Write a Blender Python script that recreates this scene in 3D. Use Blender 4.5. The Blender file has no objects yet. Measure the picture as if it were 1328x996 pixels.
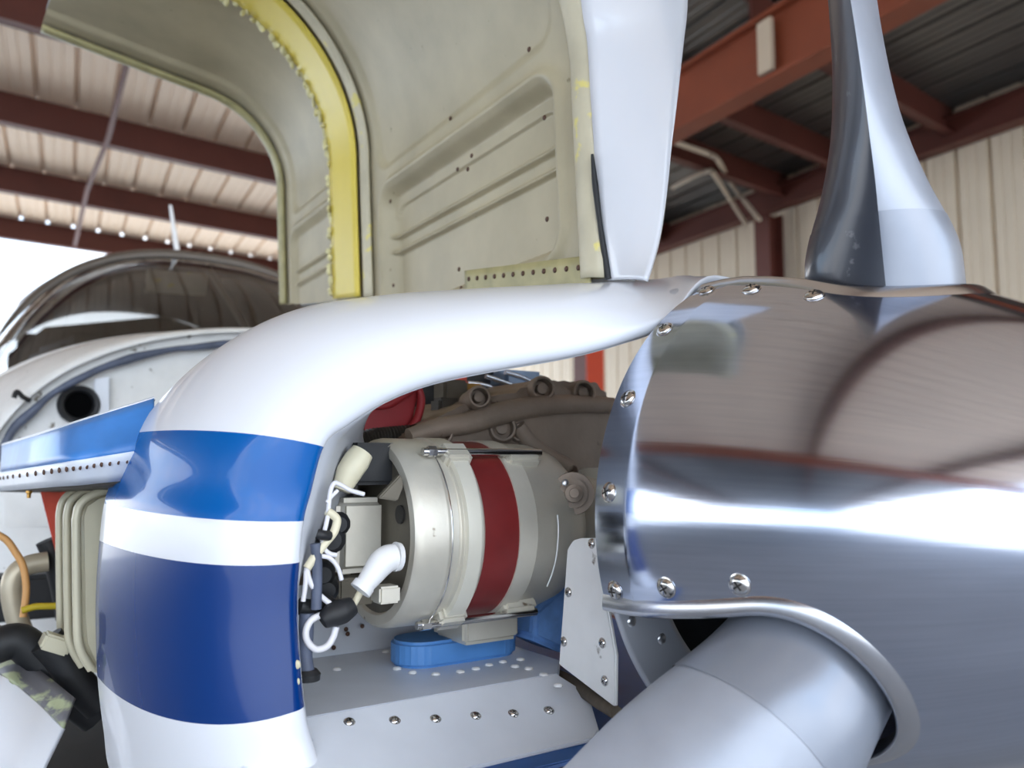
import bpy, bmesh, math, random
from math import sin, cos, pi, radians, sqrt, atan2, hypot
from mathutils import Vector as V, Matrix, noise

random.seed(7)
SC = bpy.context.scene
COL = SC.collection

# ------------------------------------------------------------------ camera
FPX, PITCH = 1080.0, radians(5.5)
CAM = V((0, 0, 1.25))
cd = bpy.data.cameras.new('camera'); camo = bpy.data.objects.new('camera', cd); COL.objects.link(camo)
cd.sensor_width = 36.0; cd.lens = FPX / 1328 * 36.0
cd.clip_start = 0.02; cd.clip_end = 500
camo.location = CAM; camo.rotation_euler = (pi / 2 + PITCH, 0, 0)
cd.dof.use_dof = True; cd.dof.focus_distance = 0.62; cd.dof.aperture_fstop = 7.0
SC.camera = camo

# ------------------------------------------------------------------ world and sun
SC.view_settings.view_transform = 'Standard'; SC.view_settings.look = 'None'
SC.view_settings.gamma = 1.0; SC.view_settings.use_curve_mapping = False
SC.view_settings.exposure = 1.45
w = bpy.data.worlds.new('world'); SC.world = w; w.use_nodes = True
nt = w.node_tree; nt.nodes.clear()
wo = nt.nodes.new('ShaderNodeOutputWorld'); bg = nt.nodes.new('ShaderNodeBackground')
tc = nt.nodes.new('ShaderNodeTexCoord'); ns = nt.nodes.new('ShaderNodeTexNoise')
ns.inputs['Scale'].default_value = 2.2; ns.inputs['Detail'].default_value = 6
mp = nt.nodes.new('ShaderNodeMapping'); mp.inputs['Scale'].default_value = (1, 1, 2.2)
rp = nt.nodes.new('ShaderNodeValToRGB')
rp.color_ramp.elements[0].position = 0.40; rp.color_ramp.elements[0].color = (0.55, 0.75, 1.0, 1)
rp.color_ramp.elements[1].position = 0.60; rp.color_ramp.elements[1].color = (1.0, 1.0, 1.0, 1)
nt.links.new(tc.outputs['Generated'], mp.inputs[0]); nt.links.new(mp.outputs[0], ns.inputs['Vector'])
nt.links.new(ns.outputs[0], rp.inputs[0]); nt.links.new(rp.outputs[0], bg.inputs[0]); nt.links.new(bg.outputs[0], wo.inputs[0])
bg.inputs[1].default_value = 1.5
sd = bpy.data.lights.new('sun', 'SUN'); sd.energy = 4.8; sd.angle = 0.009; sd.color = (1, 0.97, 0.93)
so = bpy.data.objects.new('sun', sd); COL.objects.link(so)
so.rotation_euler = V((-0.66, -0.37, -0.9)).to_track_quat('-Z', 'Y').to_euler()

# ------------------------------------------------------------------ frames
YAW = radians(34)
S0 = CAM + V((0.2138, 0.6769, -0.0377))                 # centre of the spinner base
UF = V((sin(YAW), -cos(YAW), 0)); UR = V((-cos(YAW), -sin(YAW), 0)); UZ = V((0, 0, 1))
CF = V((0, cos(PITCH), sin(PITCH))); CU = V((0, -sin(PITCH), cos(PITCH))); CR = V((1, 0, 0))
def A(f, r, h): return S0 + UF * f + UR * r + UZ * h      # airplane frame: forward, starboard, up
def AD(f, r, h): return UF * f + UR * r + UZ * h
def ray(px, py): return CR * ((px - 664) / FPX) + CF + CU * ((498 - py) / FPX)
def _on(n, px, py, v):
    D = ray(px, py); return CAM + D * ((v + (S0 - CAM).dot(n)) / D.dot(n))
def onf(px, py, f): return _on(UF, px, py, f)
def onr(px, py, r): return _on(UR, px, py, r)
def onh(px, py, h): return _on(UZ, px, py, h)
def toA(p):
    q = p - S0; return (q.dot(UF), q.dot(UR), q.z)

# ------------------------------------------------------------------ materials
MATS = {}
def lin(c): return tuple((x / 255 / 12.92 if x <= 10 else ((x / 255 + .055) / 1.055) ** 2.4) for x in c)
def mat(name, srgb, rough=.5, metal=0.0, var=0.0, vscale=20, bump=0.0, bscale=60, coat=0.0, spots=None, aniso=None, spec=.5, rvar=0.0):
    m = bpy.data.materials.new(name); m.use_nodes = True; MATS[name] = m
    t = m.node_tree; b = t.nodes['Principled BSDF']; L = t.links.new
    c = lin(srgb)
    b.inputs['Base Color'].default_value = (*c, 1); b.inputs['Roughness'].default_value = rough
    b.inputs['Metallic'].default_value = metal; b.inputs['Coat Weight'].default_value = coat
    b.inputs['Coat Roughness'].default_value = .06; b.inputs['Specular IOR Level'].default_value = spec
    g = t.nodes.new('ShaderNodeTexCoord')
    src = g.outputs['Object']
    if aniso:
        mpn = t.nodes.new('ShaderNodeMapping'); mpn.inputs['Scale'].default_value = aniso
        L(src, mpn.inputs[0]); src = mpn.outputs[0]
    last = None
    if var:
        n = t.nodes.new('ShaderNodeTexNoise'); n.inputs['Scale'].default_value = vscale; n.inputs['Detail'].default_value = 5
        L(src, n.inputs['Vector'])
        r = t.nodes.new('ShaderNodeValToRGB')
        r.color_ramp.elements[0].position = .3; r.color_ramp.elements[1].position = .7
        r.color_ramp.elements[0].color = (*[x * (1 - var) for x in c], 1)
        r.color_ramp.elements[1].color = (*[min(1, x * (1 + var * .6)) for x in c], 1)
        L(n.outputs[0], r.inputs[0]); last = r.outputs[0]
        if rvar:
            mr = t.nodes.new('ShaderNodeMapRange'); mr.inputs[3].default_value = max(0.02, rough - rvar); mr.inputs[4].default_value = rough + rvar
            L(n.outputs[0], mr.inputs[0]); L(mr.outputs[0], b.inputs['Roughness'])
    if spots:                                             # chips and dirt with a shape of their own
        sc_, thr, col = spots
        n2 = t.nodes.new('ShaderNodeTexNoise'); n2.inputs['Scale'].default_value = sc_; n2.inputs['Detail'].default_value = 8
        L(g.outputs['Object'], n2.inputs['Vector'])
        r2 = t.nodes.new('ShaderNodeValToRGB'); r2.color_ramp.elements[0].position = thr; r2.color_ramp.elements[1].position = thr + .05
        L(n2.outputs[0], r2.inputs[0])
        mx = t.nodes.new('ShaderNodeMix'); mx.data_type = 'RGBA'
        L(r2.outputs[0], mx.inputs[0])
        if last: L(last, mx.inputs[6])
        else: mx.inputs[6].default_value = (*c, 1)
        mx.inputs[7].default_value = (*lin(col), 1); last = mx.outputs[2]
    if last: L(last, b.inputs['Base Color'])
    if bump:
        n3 = t.nodes.new('ShaderNodeTexNoise'); n3.inputs['Scale'].default_value = bscale; n3.inputs['Detail'].default_value = 4
        L(src, n3.inputs['Vector'])
        bp = t.nodes.new('ShaderNodeBump'); bp.inputs['Strength'].default_value = bump; bp.inputs['Distance'].default_value = .002
        L(n3.outputs[0], bp.inputs['Height']); L(bp.outputs[0], b.inputs['Normal'])
    return m

WHITE = (226, 229, 236)
mat('white_paint', WHITE, .22, var=.03, vscale=8, coat=.6)
mat('white_sheet', (214, 219, 228), .35, var=.05, vscale=25)
mat('white_dirty', (234, 234, 233), .4, var=.06, vscale=30, spots=(45, .66, (120, 112, 100)))
mat('grey_duct', (184, 187, 194), .45, var=.08, vscale=18)
mat('primer', (184, 174, 146), .5, var=.14, vscale=14, spots=(60, .71, (120, 110, 80)), bump=.15, bscale=120)
mat('primer_light', (206, 198, 172), .5, var=.14, vscale=22, spots=(40, .60, (224, 212, 130)))
mat('primer_green', (176, 168, 122), .5, var=.2, vscale=40)
mat('yellow', (236, 214, 92), .42, var=.07, vscale=9)
mat('sealant', (228, 222, 176), .6, var=.2, vscale=80, bump=.4)
mat('steel', (205, 203, 200), .16, 1.0)
mat('rivet_metal', (215, 218, 224), .28, .9)
mat('hole_shade', (4, 4, 5), .95, spec=.05)
mat('dark_slot', (30, 28, 26), .6)
mat('blade_grey', (160, 166, 178), .38, .35, var=.08, vscale=30, rvar=.06, coat=.15)
mat('blade_black', (52, 56, 66), .3, .2, var=.15, vscale=30, spots=(70, .66, (96, 98, 104)), coat=.3)
mat('black_rubber', (26, 27, 30), .55, var=.2, vscale=60, bump=.2)
mat('seal_rubber', (84, 92, 112), .5, var=.3, vscale=40, bump=.2)
mat('hose_grey', (70, 66, 60), .6, var=.2)
mat('crankcase', (150, 134, 120), .6, .25, var=.22, vscale=22, bump=.5, bscale=90, spots=(30, .64, (70, 52, 40)))
mat('bolt_brown', (92, 66, 54), .55, .3, var=.3, vscale=80)
mat('red_rubber', (176, 52, 58), .45, var=.14, vscale=30, bump=.15)
mat('red_baffle', (196, 72, 50), .55, var=.15, vscale=40)
mat('alt_metal', (208, 203, 190), .42, .45, var=.1, vscale=22, spots=(50, .70, (120, 104, 84)), bump=.12, bscale=140)
mat('alt_light', (222, 218, 204), .42, .3, var=.08, vscale=22)
mat('alt_dark', (104, 98, 86), .5, .4, var=.2, vscale=40, bump=.2)
mat('alt_red', (118, 33, 33), .4, .1, var=.16, vscale=30)
mat('white_plastic', (226, 226, 226), .35)
mat('cream_plastic', (222, 214, 186), .4, var=.1, vscale=40)
mat('wire_white', (222, 220, 224), .4)
mat('pad_blue', (88, 146, 212), .42, var=.1, vscale=30, bump=.15)
mat('blue_rough', (104, 146, 204), .55, var=.25, vscale=50, bump=.6, bscale=80)
mat('blue_floor', (44, 92, 160), .4, var=.15, vscale=30)
mat('grime', (92, 82, 70), .8, var=.4, vscale=60, bump=.6)
mat('beige_cover', (196, 190, 166), .4, .1, var=.1, vscale=18, coat=.2)
mat('cream_tube', (190, 180, 158), .4, .3, var=.12)
mat('orange_wire', (214, 160, 100), .5)
mat('yellow_wire', (196, 172, 40), .5)
mat('plate_green', (120, 136, 60), .5)
mat('brass', (186, 142, 76), .3, .9)
mat('blue_steel', (122, 140, 164), .4, .4, var=.2, vscale=40)
mat('chrome_tube', (190, 200, 214), .2, .9)
mat('rust_beam', (98, 50, 40), .6, var=.14, vscale=3)
mat('rust_lit', (136, 66, 40), .55, var=.14, vscale=3)  # lighter copy of the beam colour, the rafters' lit look put into it
mat('column_lit', (206, 74, 46), .5, var=.08, vscale=4)
mat('roof_white', (244, 219, 192), .55, var=.05, vscale=1.5)
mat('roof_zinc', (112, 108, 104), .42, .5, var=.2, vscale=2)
mat('wall_cream', (228, 212, 188), .55, var=.05, vscale=1.5)
mat('conduit', (206, 190, 168), .5)
mat('cockpit_dark', (44, 42, 42), .7, var=.2)
mat('cockpit_tan', (150, 138, 112), .7)
mat('frame_dark', (92, 84, 76), .35, .2)
mat('concrete', (146, 148, 152), .75, var=.12, vscale=1.2, bump=.1)
mat('tarmac', (168, 170, 172), .85, var=.1, vscale=.5)
mat('aluminium', (206, 208, 214), .23, 1.0, var=.05, vscale=6, rvar=.05)
mat('aluminium_flat', (186, 190, 200), .45, .45, var=.06, vscale=8)

def brushed():                                            # polished skin with fine circular lines about the spinner axis
    m = bpy.data.materials.new('polished_aluminium'); m.use_nodes = True; MATS['polished'] = m
    t = m.node_tree; b = t.nodes['Principled BSDF']; L = t.links.new
    b.inputs['Metallic'].default_value = 1.0
    at = t.nodes.new('ShaderNodeAttribute'); at.attribute_name = 'skin'
    mpn = t.nodes.new('ShaderNodeMapping'); mpn.inputs['Scale'].default_value = (14, 60, 1)
    n = t.nodes.new('ShaderNodeTexNoise'); n.inputs['Scale'].default_value = 1.0; n.inputs['Detail'].default_value = 4
    L(at.outputs['Vector'], mpn.inputs[0]); L(mpn.outputs[0], n.inputs['Vector'])
    r = t.nodes.new('ShaderNodeValToRGB')
    r.color_ramp.elements[0].position = .3; r.color_ramp.elements[0].color = (.53, .585, .715, 1)
    r.color_ramp.elements[1].position = .7; r.color_ramp.elements[1].color = (.59, .645, .775, 1)
    L(n.outputs[0], r.inputs[0]); L(r.outputs[0], b.inputs['Base Color'])
    n2 = t.nodes.new('ShaderNodeTexNoise'); n2.inputs['Scale'].default_value = 14; n2.inputs['Detail'].default_value = 6
    g = t.nodes.new('ShaderNodeTexCoord'); L(g.outputs['Object'], n2.inputs['Vector'])
    mr = t.nodes.new('ShaderNodeMapRange'); mr.inputs[3].default_value = .08; mr.inputs[4].default_value = .16
    L(n2.outputs[0], mr.inputs[0]); L(mr.outputs[0], b.inputs['Roughness'])
    bp = t.nodes.new('ShaderNodeBump'); bp.inputs['Strength'].default_value = .035; bp.inputs['Distance'].default_value = .0005
    L(n.outputs[0], bp.inputs['Height']); L(bp.outputs[0], b.inputs['Normal'])
brushed()

def striped():                                            # the painted bands on the nose cowl
    m = bpy.data.materials.new('cowl_paint'); m.use_nodes = True; MATS['cowl_paint'] = m
    t = m.node_tree; b = t.nodes['Principled BSDF']; L = t.links.new
    at = t.nodes.new('ShaderNodeAttribute'); at.attribute_name = 'band'
    r = t.nodes.new('ShaderNodeValToRGB'); cr = r.color_ramp; cr.interpolation = 'CONSTANT'
    W = (*lin(WHITE), 1); B = (*lin((0, 90, 166)), 1); B_SHADE = (*lin((0, 50, 116)), 1)  # one blue paint; the sky-lit upper band is coloured lighter than the lower
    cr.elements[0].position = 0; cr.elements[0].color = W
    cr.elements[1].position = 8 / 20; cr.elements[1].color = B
    for p, c in ((10 / 20, W), (11 / 20, B_SHADE), (13 / 20, W)):
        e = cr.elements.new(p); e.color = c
    L(at.outputs['Fac'], r.inputs[0]); L(r.outputs[0], b.inputs['Base Color'])
    b.inputs['Roughness'].default_value = .25; b.inputs['Coat Weight'].default_value = .5; b.inputs['Coat Roughness'].default_value = .03; b.inputs['Specular IOR Level'].default_value = .2
striped()

def glass():
    m = bpy.data.materials.new('windshield_glass'); m.use_nodes = True; MATS['glass'] = m
    t = m.node_tree; t.nodes.clear(); L = t.links.new
    o = t.nodes.new('ShaderNodeOutputMaterial'); mx = t.nodes.new('ShaderNodeMixShader'); fr = t.nodes.new('ShaderNodeFresnel')
    fr.inputs[0].default_value = 1.5
    tr = t.nodes.new('ShaderNodeBsdfTransparent'); tr.inputs[0].default_value = (.72, .74, .74, 1)
    gl = t.nodes.new('ShaderNodeBsdfGlossy'); gl.inputs['Roughness'].default_value = .03
    L(fr.outputs[0], mx.inputs[0]); L(tr.outputs[0], mx.inputs[1]); L(gl.outputs[0], mx.inputs[2]); L(mx.outputs[0], o.inputs[0])
glass()

# ------------------------------------------------------------------ object helpers
def thing(name, label, cat, loc=(0, 0, 0), group=None):
    o = bpy.data.objects.new(name, None); COL.objects.link(o); o.location = loc
    o.empty_display_size = .05
    o['label'] = label; o['category'] = cat
    if group: o['group'] = group
    return o
def link(name, me, parent=None, label=None):
    o = bpy.data.objects.new(name, me); COL.objects.link(o)
    if parent is not None:
        o.parent = parent
        if parent.type == 'EMPTY': o.matrix_parent_inverse = Matrix.Translation(-parent.location)
    if label: o['label'] = label
    return o
def obj(name, verts, faces, m, parent=None, smooth=True, label=None, angle=None):
    me = bpy.data.meshes.new(name); me.from_pydata([tuple(v) for v in verts], [], faces)
    me.materials.append(MATS[m]); me.validate()
    if smooth: me.shade_smooth()
    if angle:
        me.set_sharp_from_angle(angle=radians(angle))
    return link(name, me, parent, label)
def bmobj(name, bm, m, parent=None, smooth=True, label=None, angle=35):
    bmesh.ops.recalc_face_normals(bm, faces=bm.faces)
    me = bpy.data.meshes.new(name); bm.to_mesh(me); bm.free()
    for k in (m if isinstance(m, (list, tuple)) else [m]): me.materials.append(MATS[k])
    if smooth: me.shade_smooth(); me.set_sharp_from_angle(angle=radians(angle))
    return link(name, me, parent, label)
def cr(pts, n):                                           # Catmull-Rom through points (tuples or vectors)
    P = [V(p) for p in pts]; out = []
    for i in range(len(P) - 1):
        p0 = P[max(0, i - 1)]; p1 = P[i]; p2 = P[i + 1]; p3 = P[min(len(P) - 1, i + 2)]
        for k in range(n):
            t = k / n
            out.append(.5 * ((2 * p1) + (p2 - p0) * t + (2 * p0 - 5 * p1 + 4 * p2 - p3) * t * t + (3 * p1 - p0 - 3 * p2 + p3) * t ** 3))
    out.append(P[-1]); return out
def tube_geo(pts, rad, seg=10, n=6):
    C = cr(pts, n) if n > 1 else [V(p) for p in pts]
    N = len(C); verts = []; faces = []
    up = V((0.13, .21, .97)); prev = None
    for i, c in enumerate(C):
        t = (C[min(N - 1, i + 1)] - C[max(0, i - 1)]).normalized()
        if prev is None:
            a = t.cross(up); a = a.normalized() if a.length > 1e-4 else t.orthogonal().normalized()
        else:
            a = prev - t * prev.dot(t); a.normalize()
        prev = a; b = t.cross(a)
        if callable(rad): R = rad(i / (N - 1))
        elif isinstance(rad, (list, tuple)):
            q = i / (N - 1) * (len(rad) - 1); k = min(int(q), len(rad) - 2); R = rad[k] + (rad[k + 1] - rad[k]) * (q - k)
        else: R = rad
        for j in range(seg):
            th = 2 * pi * j / seg; verts.append(c + a * (R * cos(th)) + b * (R * sin(th)))
    for i in range(N - 1):
        for j in range(seg):
            faces.append((i * seg + j, i * seg + (j + 1) % seg, (i + 1) * seg + (j + 1) % seg, (i + 1) * seg + j))
    faces.append(tuple(range(seg))[::-1]); faces.append(tuple((N - 1) * seg + j for j in range(seg)))
    return verts, faces
def tube(name, pts, rad, m, parent, seg=10, n=6, label=None):
    v, f = tube_geo(pts, rad, seg, n); return obj(name, v, f, m, parent, True, label, 50)
def slab(name, pts, ext, m, parent, bev=.0015, seg=2, label=None):
    bm = bmesh.new(); vs = [bm.verts.new(p) for p in pts]; f = bm.faces.new(vs)
    r = bmesh.ops.extrude_face_region(bm, geom=[f])
    bmesh.ops.translate(bm, verts=[e for e in r['geom'] if isinstance(e, bmesh.types.BMVert)], vec=ext)
    if bev: bmesh.ops.bevel(bm, geom=list(bm.edges), offset=bev, segments=seg, affect='EDGES', clamp_overlap=True)
    return bmobj(name, bm, m, parent, True, label, 40)
def box_pts(c, ax, ay, az, hx, hy, hz):
    return [c + ax * (sx * hx) + ay * (sy * hy) + az * (sz * hz) for sz in (-1, 1) for sx, sy in ((-1, -1), (1, -1), (1, 1), (-1, 1))]
def boxo(name, c, ax, ay, az, hx, hy, hz, m, parent, bev=.001, label=None):
    p = box_pts(c, ax, ay, az, hx, hy, hz)
    return slab(name, p[:4], az * (2 * hz), m, parent, bev, 2, label)
def revolve_geo(c, ax, prof, seg=48):                     # prof: (along axis, radius)
    ax = ax.normalized(); a = ax.orthogonal().normalized(); b = ax.cross(a); verts = []; faces = []
    for (x, R) in prof:
        for j in range(seg):
            th = 2 * pi * j / seg; verts.append(c + ax * x + a * (R * cos(th)) + b * (R * sin(th)))
    for i in range(len(prof) - 1):
        for j in range(seg):
            faces.append((i * seg + j, i * seg + (j + 1) % seg, (i + 1) * seg + (j + 1) % seg, (i + 1) * seg + j))
    if prof[0][1] > 1e-5: faces.append(tuple(range(seg))[::-1])
    if prof[-1][1] > 1e-5: faces.append(tuple((len(prof) - 1) * seg + j for j in range(seg)))
    return verts, faces
def revolve(name, c, ax, prof, m, parent, seg=48, label=None, angle=35):
    v, f = revolve_geo(c, ax, prof, seg); return obj(name, v, f, m, parent, True, label, angle)
def grid(name, rows, m, parent, label=None, thick=0.0, angle=None, close=False):
    nr, nc = len(rows), len(rows[0]); verts = [p for r in rows for p in r]; faces = []
    for i in range(nr - 1):
        for j in range(nc - 1 + (1 if close else 0)):
            k = (j + 1) % nc
            faces.append((i * nc + j, i * nc + k, (i + 1) * nc + k, (i + 1) * nc + j))
    o = obj(name, verts, faces, m, parent, True, label, angle)
    if thick:
        md = o.modifiers.new('thickness', 'SOLIDIFY'); md.thickness = thick; md.offset = 0
    return o

def screw_mesh():                                         # dome head with a cross recess, unit radius, axis +Z
    bm = bmesh.new()
    v, f = revolve_geo(V((0, 0, 0)), V((0, 0, 1)), [(-.3, 1.12), (.04, 1.12), (.08, 1.0), (.28, .9), (.42, .7), (.5, .4), (.52, .12), (.52, 0.001)], 20)
    bv = [bm.verts.new(p) for p in v]
    for q in f: bm.faces.new([bv[i] for i in q])
    for a in (.3, .3 + pi / 2):
        ax = V((cos(a), sin(a), 0)); ay = V((-sin(a), cos(a), 0))
        p = box_pts(V((0, 0, .47)), ax, ay, V((0, 0, 1)), .5, .085, .065); b8 = [bm.verts.new(x) for x in p]
        for q in ((0, 1, 5, 4), (1, 2, 6, 5), (2, 3, 7, 6), (3, 0, 4, 7), (4, 5, 6, 7)):
            bm.faces.new([b8[i] for i in q]).material_index = 1
    bmesh.ops.recalc_face_normals(bm, faces=bm.faces)
    me = bpy.data.meshes.new('screw'); bm.to_mesh(me); bm.free()
    me.materials.append(MATS['steel']); me.materials.append(MATS['dark_slot']); me.shade_smooth(); me.set_sharp_from_angle(angle=radians(40)); return me
def rivet_mesh(m):
    v, f = revolve_geo(V((0, 0, 0)), V((0, 0, 1)), [(-.2, 1), (.05, 1), (.25, .85), (.4, .55), (.45, .001)], 14)
    me = bpy.data.meshes.new('rivet'); me.from_pydata([tuple(p) for p in v], [], f); me.materials.append(MATS[m]); me.shade_smooth(); return me
SCREW = screw_mesh(); RIVET = rivet_mesh('rivet_metal'); RIVET_W = rivet_mesh('white_plastic'); RIVET_D = rivet_mesh('bolt_brown')
def put(name, me, p, nrm, rad, parent, spin=0.0):
    o = link(name, me, parent)
    q = nrm.to_track_quat('Z', 'Y').to_matrix().to_4x4()
    o.matrix_basis = Matrix.Translation(p) @ q @ Matrix.Rotation(spin, 4, 'Z') @ Matrix.Scale(rad, 4)
    return o

# ================================================================== THE HANGAR
def structure(o): o['kind'] = 'structure'; return o
EP = V((sin(radians(51)), cos(radians(51)), 0)); EW = V((-sin(radians(28)), cos(radians(28)), 0))
def HP(a, b, z): return CAM * 1 + EP * a + EW * b + V((0, 0, z))
ZR, AWALL, BEND = 3.15, 6.95, 12.45
gs = 150
structure(obj('ground', [(-gs, -gs, -.02), (gs, -gs, -.02), (gs, gs, -.02), (-gs, gs, -.02)], [(0, 1, 2, 3)], 'tarmac', None, False))
a0, b0 = -42.0, -4.2  # unseen roof stretched far left to narrow the sky band mirrored in the spinner
fl = [HP(a0, b0, 0), HP(AWALL, b0, 0), HP(AWALL, BEND, 0), HP(a0, BEND, 0)]
fl = [V((p.x, p.y, -.1)) for p in fl]
structure(slab('floor', fl, V((0, 0, .1)), 'concrete', None, 0))

def panel_mesh(name, wdir, ldir, nrm, width, length, m):
    # one sheet of ribbed metal; nrm points out of the building, the ribs are grooves seen from inside
    prof = [(0, 0), (.010, .05), (.035, .05), (.045, 0), (.125, 0), (.13, .007), (.145, .007), (.15, 0), (.215, 0), (.22, .007), (.235, .007), (.24, 0), (width, 0)]
    verts = []; faces = []; n = len(prof)
    for t in (0, 1):
        for x, y in prof: verts.append(wdir * x + nrm * y + ldir * (length * t))
    for i in range(n - 1): faces.append((i, i + 1, n + i + 1, n + i))
    me = bpy.data.meshes.new(name); me.from_pydata([tuple(v) for v in verts], [], faces); me.materials.append(MATS[m]); return me
WID = .305
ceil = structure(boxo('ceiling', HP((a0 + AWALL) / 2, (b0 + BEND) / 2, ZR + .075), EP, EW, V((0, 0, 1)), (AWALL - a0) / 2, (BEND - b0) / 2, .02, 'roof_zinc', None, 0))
pmw = panel_mesh('roof_panel', EP, EW, V((0, 0, 1)), WID, BEND - b0, 'roof_white')
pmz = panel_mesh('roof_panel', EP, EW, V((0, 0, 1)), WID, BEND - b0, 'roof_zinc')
a = -6.5                                                  # beyond this the sheets are out of sight
while a < AWALL - .01:
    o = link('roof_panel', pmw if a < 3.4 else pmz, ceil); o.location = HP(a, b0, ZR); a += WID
def beam(name, p0, p1, hgt, wid, m, parent, flange=0.0):
    d = (p1 - p0); L = d.length; d.normalize(); s = d.cross(V((0, 0, 1))).normalized(); z = V((0, 0, 1))
    bm = bmesh.new()
    def bx(c, hx, hy, hz):
        vs = [bm.verts.new(q) for q in box_pts(c, d, s, z, hx, hy, hz)]
        for q in ((0, 1, 2, 3), (4, 5, 6, 7), (0, 1, 5, 4), (1, 2, 6, 5), (2, 3, 7, 6), (3, 0, 4, 7)): bm.faces.new([vs[i] for i in q])
    mid = (p0 + p1) / 2
    if flange:
        bx(mid + z * hgt / 2, L / 2, wid * .12, hgt / 2 - flange)
        bx(mid + z * flange / 2, L / 2, wid / 2, flange / 2); bx(mid + z * (hgt - flange / 2), L / 2, wid / 2, flange / 2)
    else:                                                 # zed section: web with two lips
        bx(mid + z * hgt / 2, L / 2, .012, hgt / 2); bx(mid + z * .008 + s * wid / 2, L / 2, wid / 2, .008); bx(mid + z * (hgt - .008) - s * wid / 2, L / 2, wid / 2, .008)
    return bmobj(name, bm, m, parent, False)
def pur(o_, aa, ab, z0=2.86, z1=3.152, m='rust_beam'):
    b = o_ / .981; beam('purlin', HP(aa, b, z0), HP(ab, b, z0), z1 - z0, .09, m, ceil)
for o_ in (-2.2, .2, 6.12, 8.0, 10.05, 12.17): pur(o_, a0, 3.9)
for o_ in (-1.2, 1.0, 3.1, 4.15, 5.0, 7.0, 9.2): pur(o_, 3.95, AWALL)
beam('rafter', HP(3.92, b0, 2.4), HP(3.92, BEND, 2.4), .45, .17, 'rust_lit', ceil, .028)
beam('rafter', HP(-5.0, b0, 2.4), HP(-5.0, BEND, 2.4), .45, .17, 'rust_lit', ceil, .028)
def onz(px, py, z_=2.82):
    D = ray(px, py); return CAM + D * (z_ / D.z)
tube('sag_rod', [onz(165, 80), onz(140, 180), onz(113, 246), onz(97, 318)], .022, 'rust_beam', ceil, 6, 1)
boxo('bracket', HP(3.84, 2.95, 2.62), EP, EW, V((0, 0, 1)), .02, .06, .17, 'conduit', ceil, .004)

NW = V((EW.y, -EW.x, 0))
wall = structure(boxo('wall_right', HP(AWALL, (b0 + BEND) / 2, .95) + NW * .075, EW, NW, V((0, 0, 1)), (BEND - b0) / 2, .02, 2.2, 'wall_cream', None, 0))
pmv = panel_mesh('wall_panel', EW, V((0, 0, 1)), NW, WID, ZR + 1.25, 'wall_cream')
b = b0
while b < BEND - .01:
    o = link('wall_panel', pmv, wall); o.location = HP(AWALL, b, -1.25); b += WID
beam('girt', HP(AWALL - .12, b0, 2.76), HP(AWALL - .12, BEND, 2.76), .26, .16, 'rust_beam', wall, .02)
def column(p, m, wid, h, label, m2=None):
    bm = bmesh.new()
    t = thing('steel_column', label, 'column', (p.x, p.y, 0))
    s, f = EW, EP
    boxo('web', V((p.x, p.y, h / 2)), s, f, V((0, 0, 1)), wid * .04, wid / 2, h / 2, m, t, 0)
    boxo('flange', V((p.x, p.y, h / 2)) + f * wid / 2, s, f, V((0, 0, 1)), wid * .45, wid * .04, h / 2, m, t, 0)
    boxo('flange', V((p.x, p.y, h / 2)) - f * wid / 2, s, f, V((0, 0, 1)), wid * .45, wid * .04, h / 2, m2 or m, t, 0)
    boxo('base_plate', V((p.x, p.y, .012)), s, f, V((0, 0, 1)), wid * .6, wid * .7, .012, m, t, 0)
    bm.free()
def wall_at(px):
    D = ray(px, 500); D.z = 0; P0 = HP(AWALL - .2, 0, 0) - CAM
    return CAM + D * (P0.dot(NW) / D.dot(NW))
pc = wall_at(1003); column(pc, 'rust_beam', .24, 3.95, 'dark rust-red steel column against the cream ribbed wall')
pcol = HP(3.92, 5.12, 0); t2 = thing('steel_column', 'rust-red steel column with its lit side coloured orange, seen under the white nose cowl', 'column', (pcol.x, pcol.y, 0))
boxo('shaft', V((pcol.x, pcol.y, 1.81)), EW, EP, V((0, 0, 1)), .1, .1, 1.81, 'rust_beam', t2, .004)
boxo('front_flange', V((pcol.x, pcol.y, 1.81)) - EW * .106, EW, EP, V((0, 0, 1)), .006, .1, 1.81, 'column_lit', t2, .001)  # thin added plate, its orange stands for light on this side of the shaft
boxo('base_plate', V((pcol.x, pcol.y, .012)), EW, EP, V((0, 0, 1)), .18, .18, .012, 'rust_beam', t2, 0)
q1 = wall_at(985)
def onw(px, py, da=.42):
    D = ray(px, py); P0 = HP(AWALL - da, 0, 0) - CAM; return CAM + D * (P0.dot(NW) / D.dot(NW))
for up_, dn_, lab in (([(862, 180), (900, 193), (922, 201)], [(932, 209), (950, 240), (985, 285)], 'cream bent conduit pipe beside the wall column, the upper of two'),
                      ([(872, 243), (900, 228), (918, 222)], [(926, 226), (948, 260), (968, 292)], 'cream bent conduit pipe beside the wall column, the lower of two')):
    c = tube('conduit_pipe', [onz(*p) for p in up_] + [onz(*dn_[0], 2.76)] + [onw(*p) for p in dn_[1:]], .024, 'conduit', None, 8, 4); c['label'] = lab; c['category'] = 'pipe'

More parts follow.
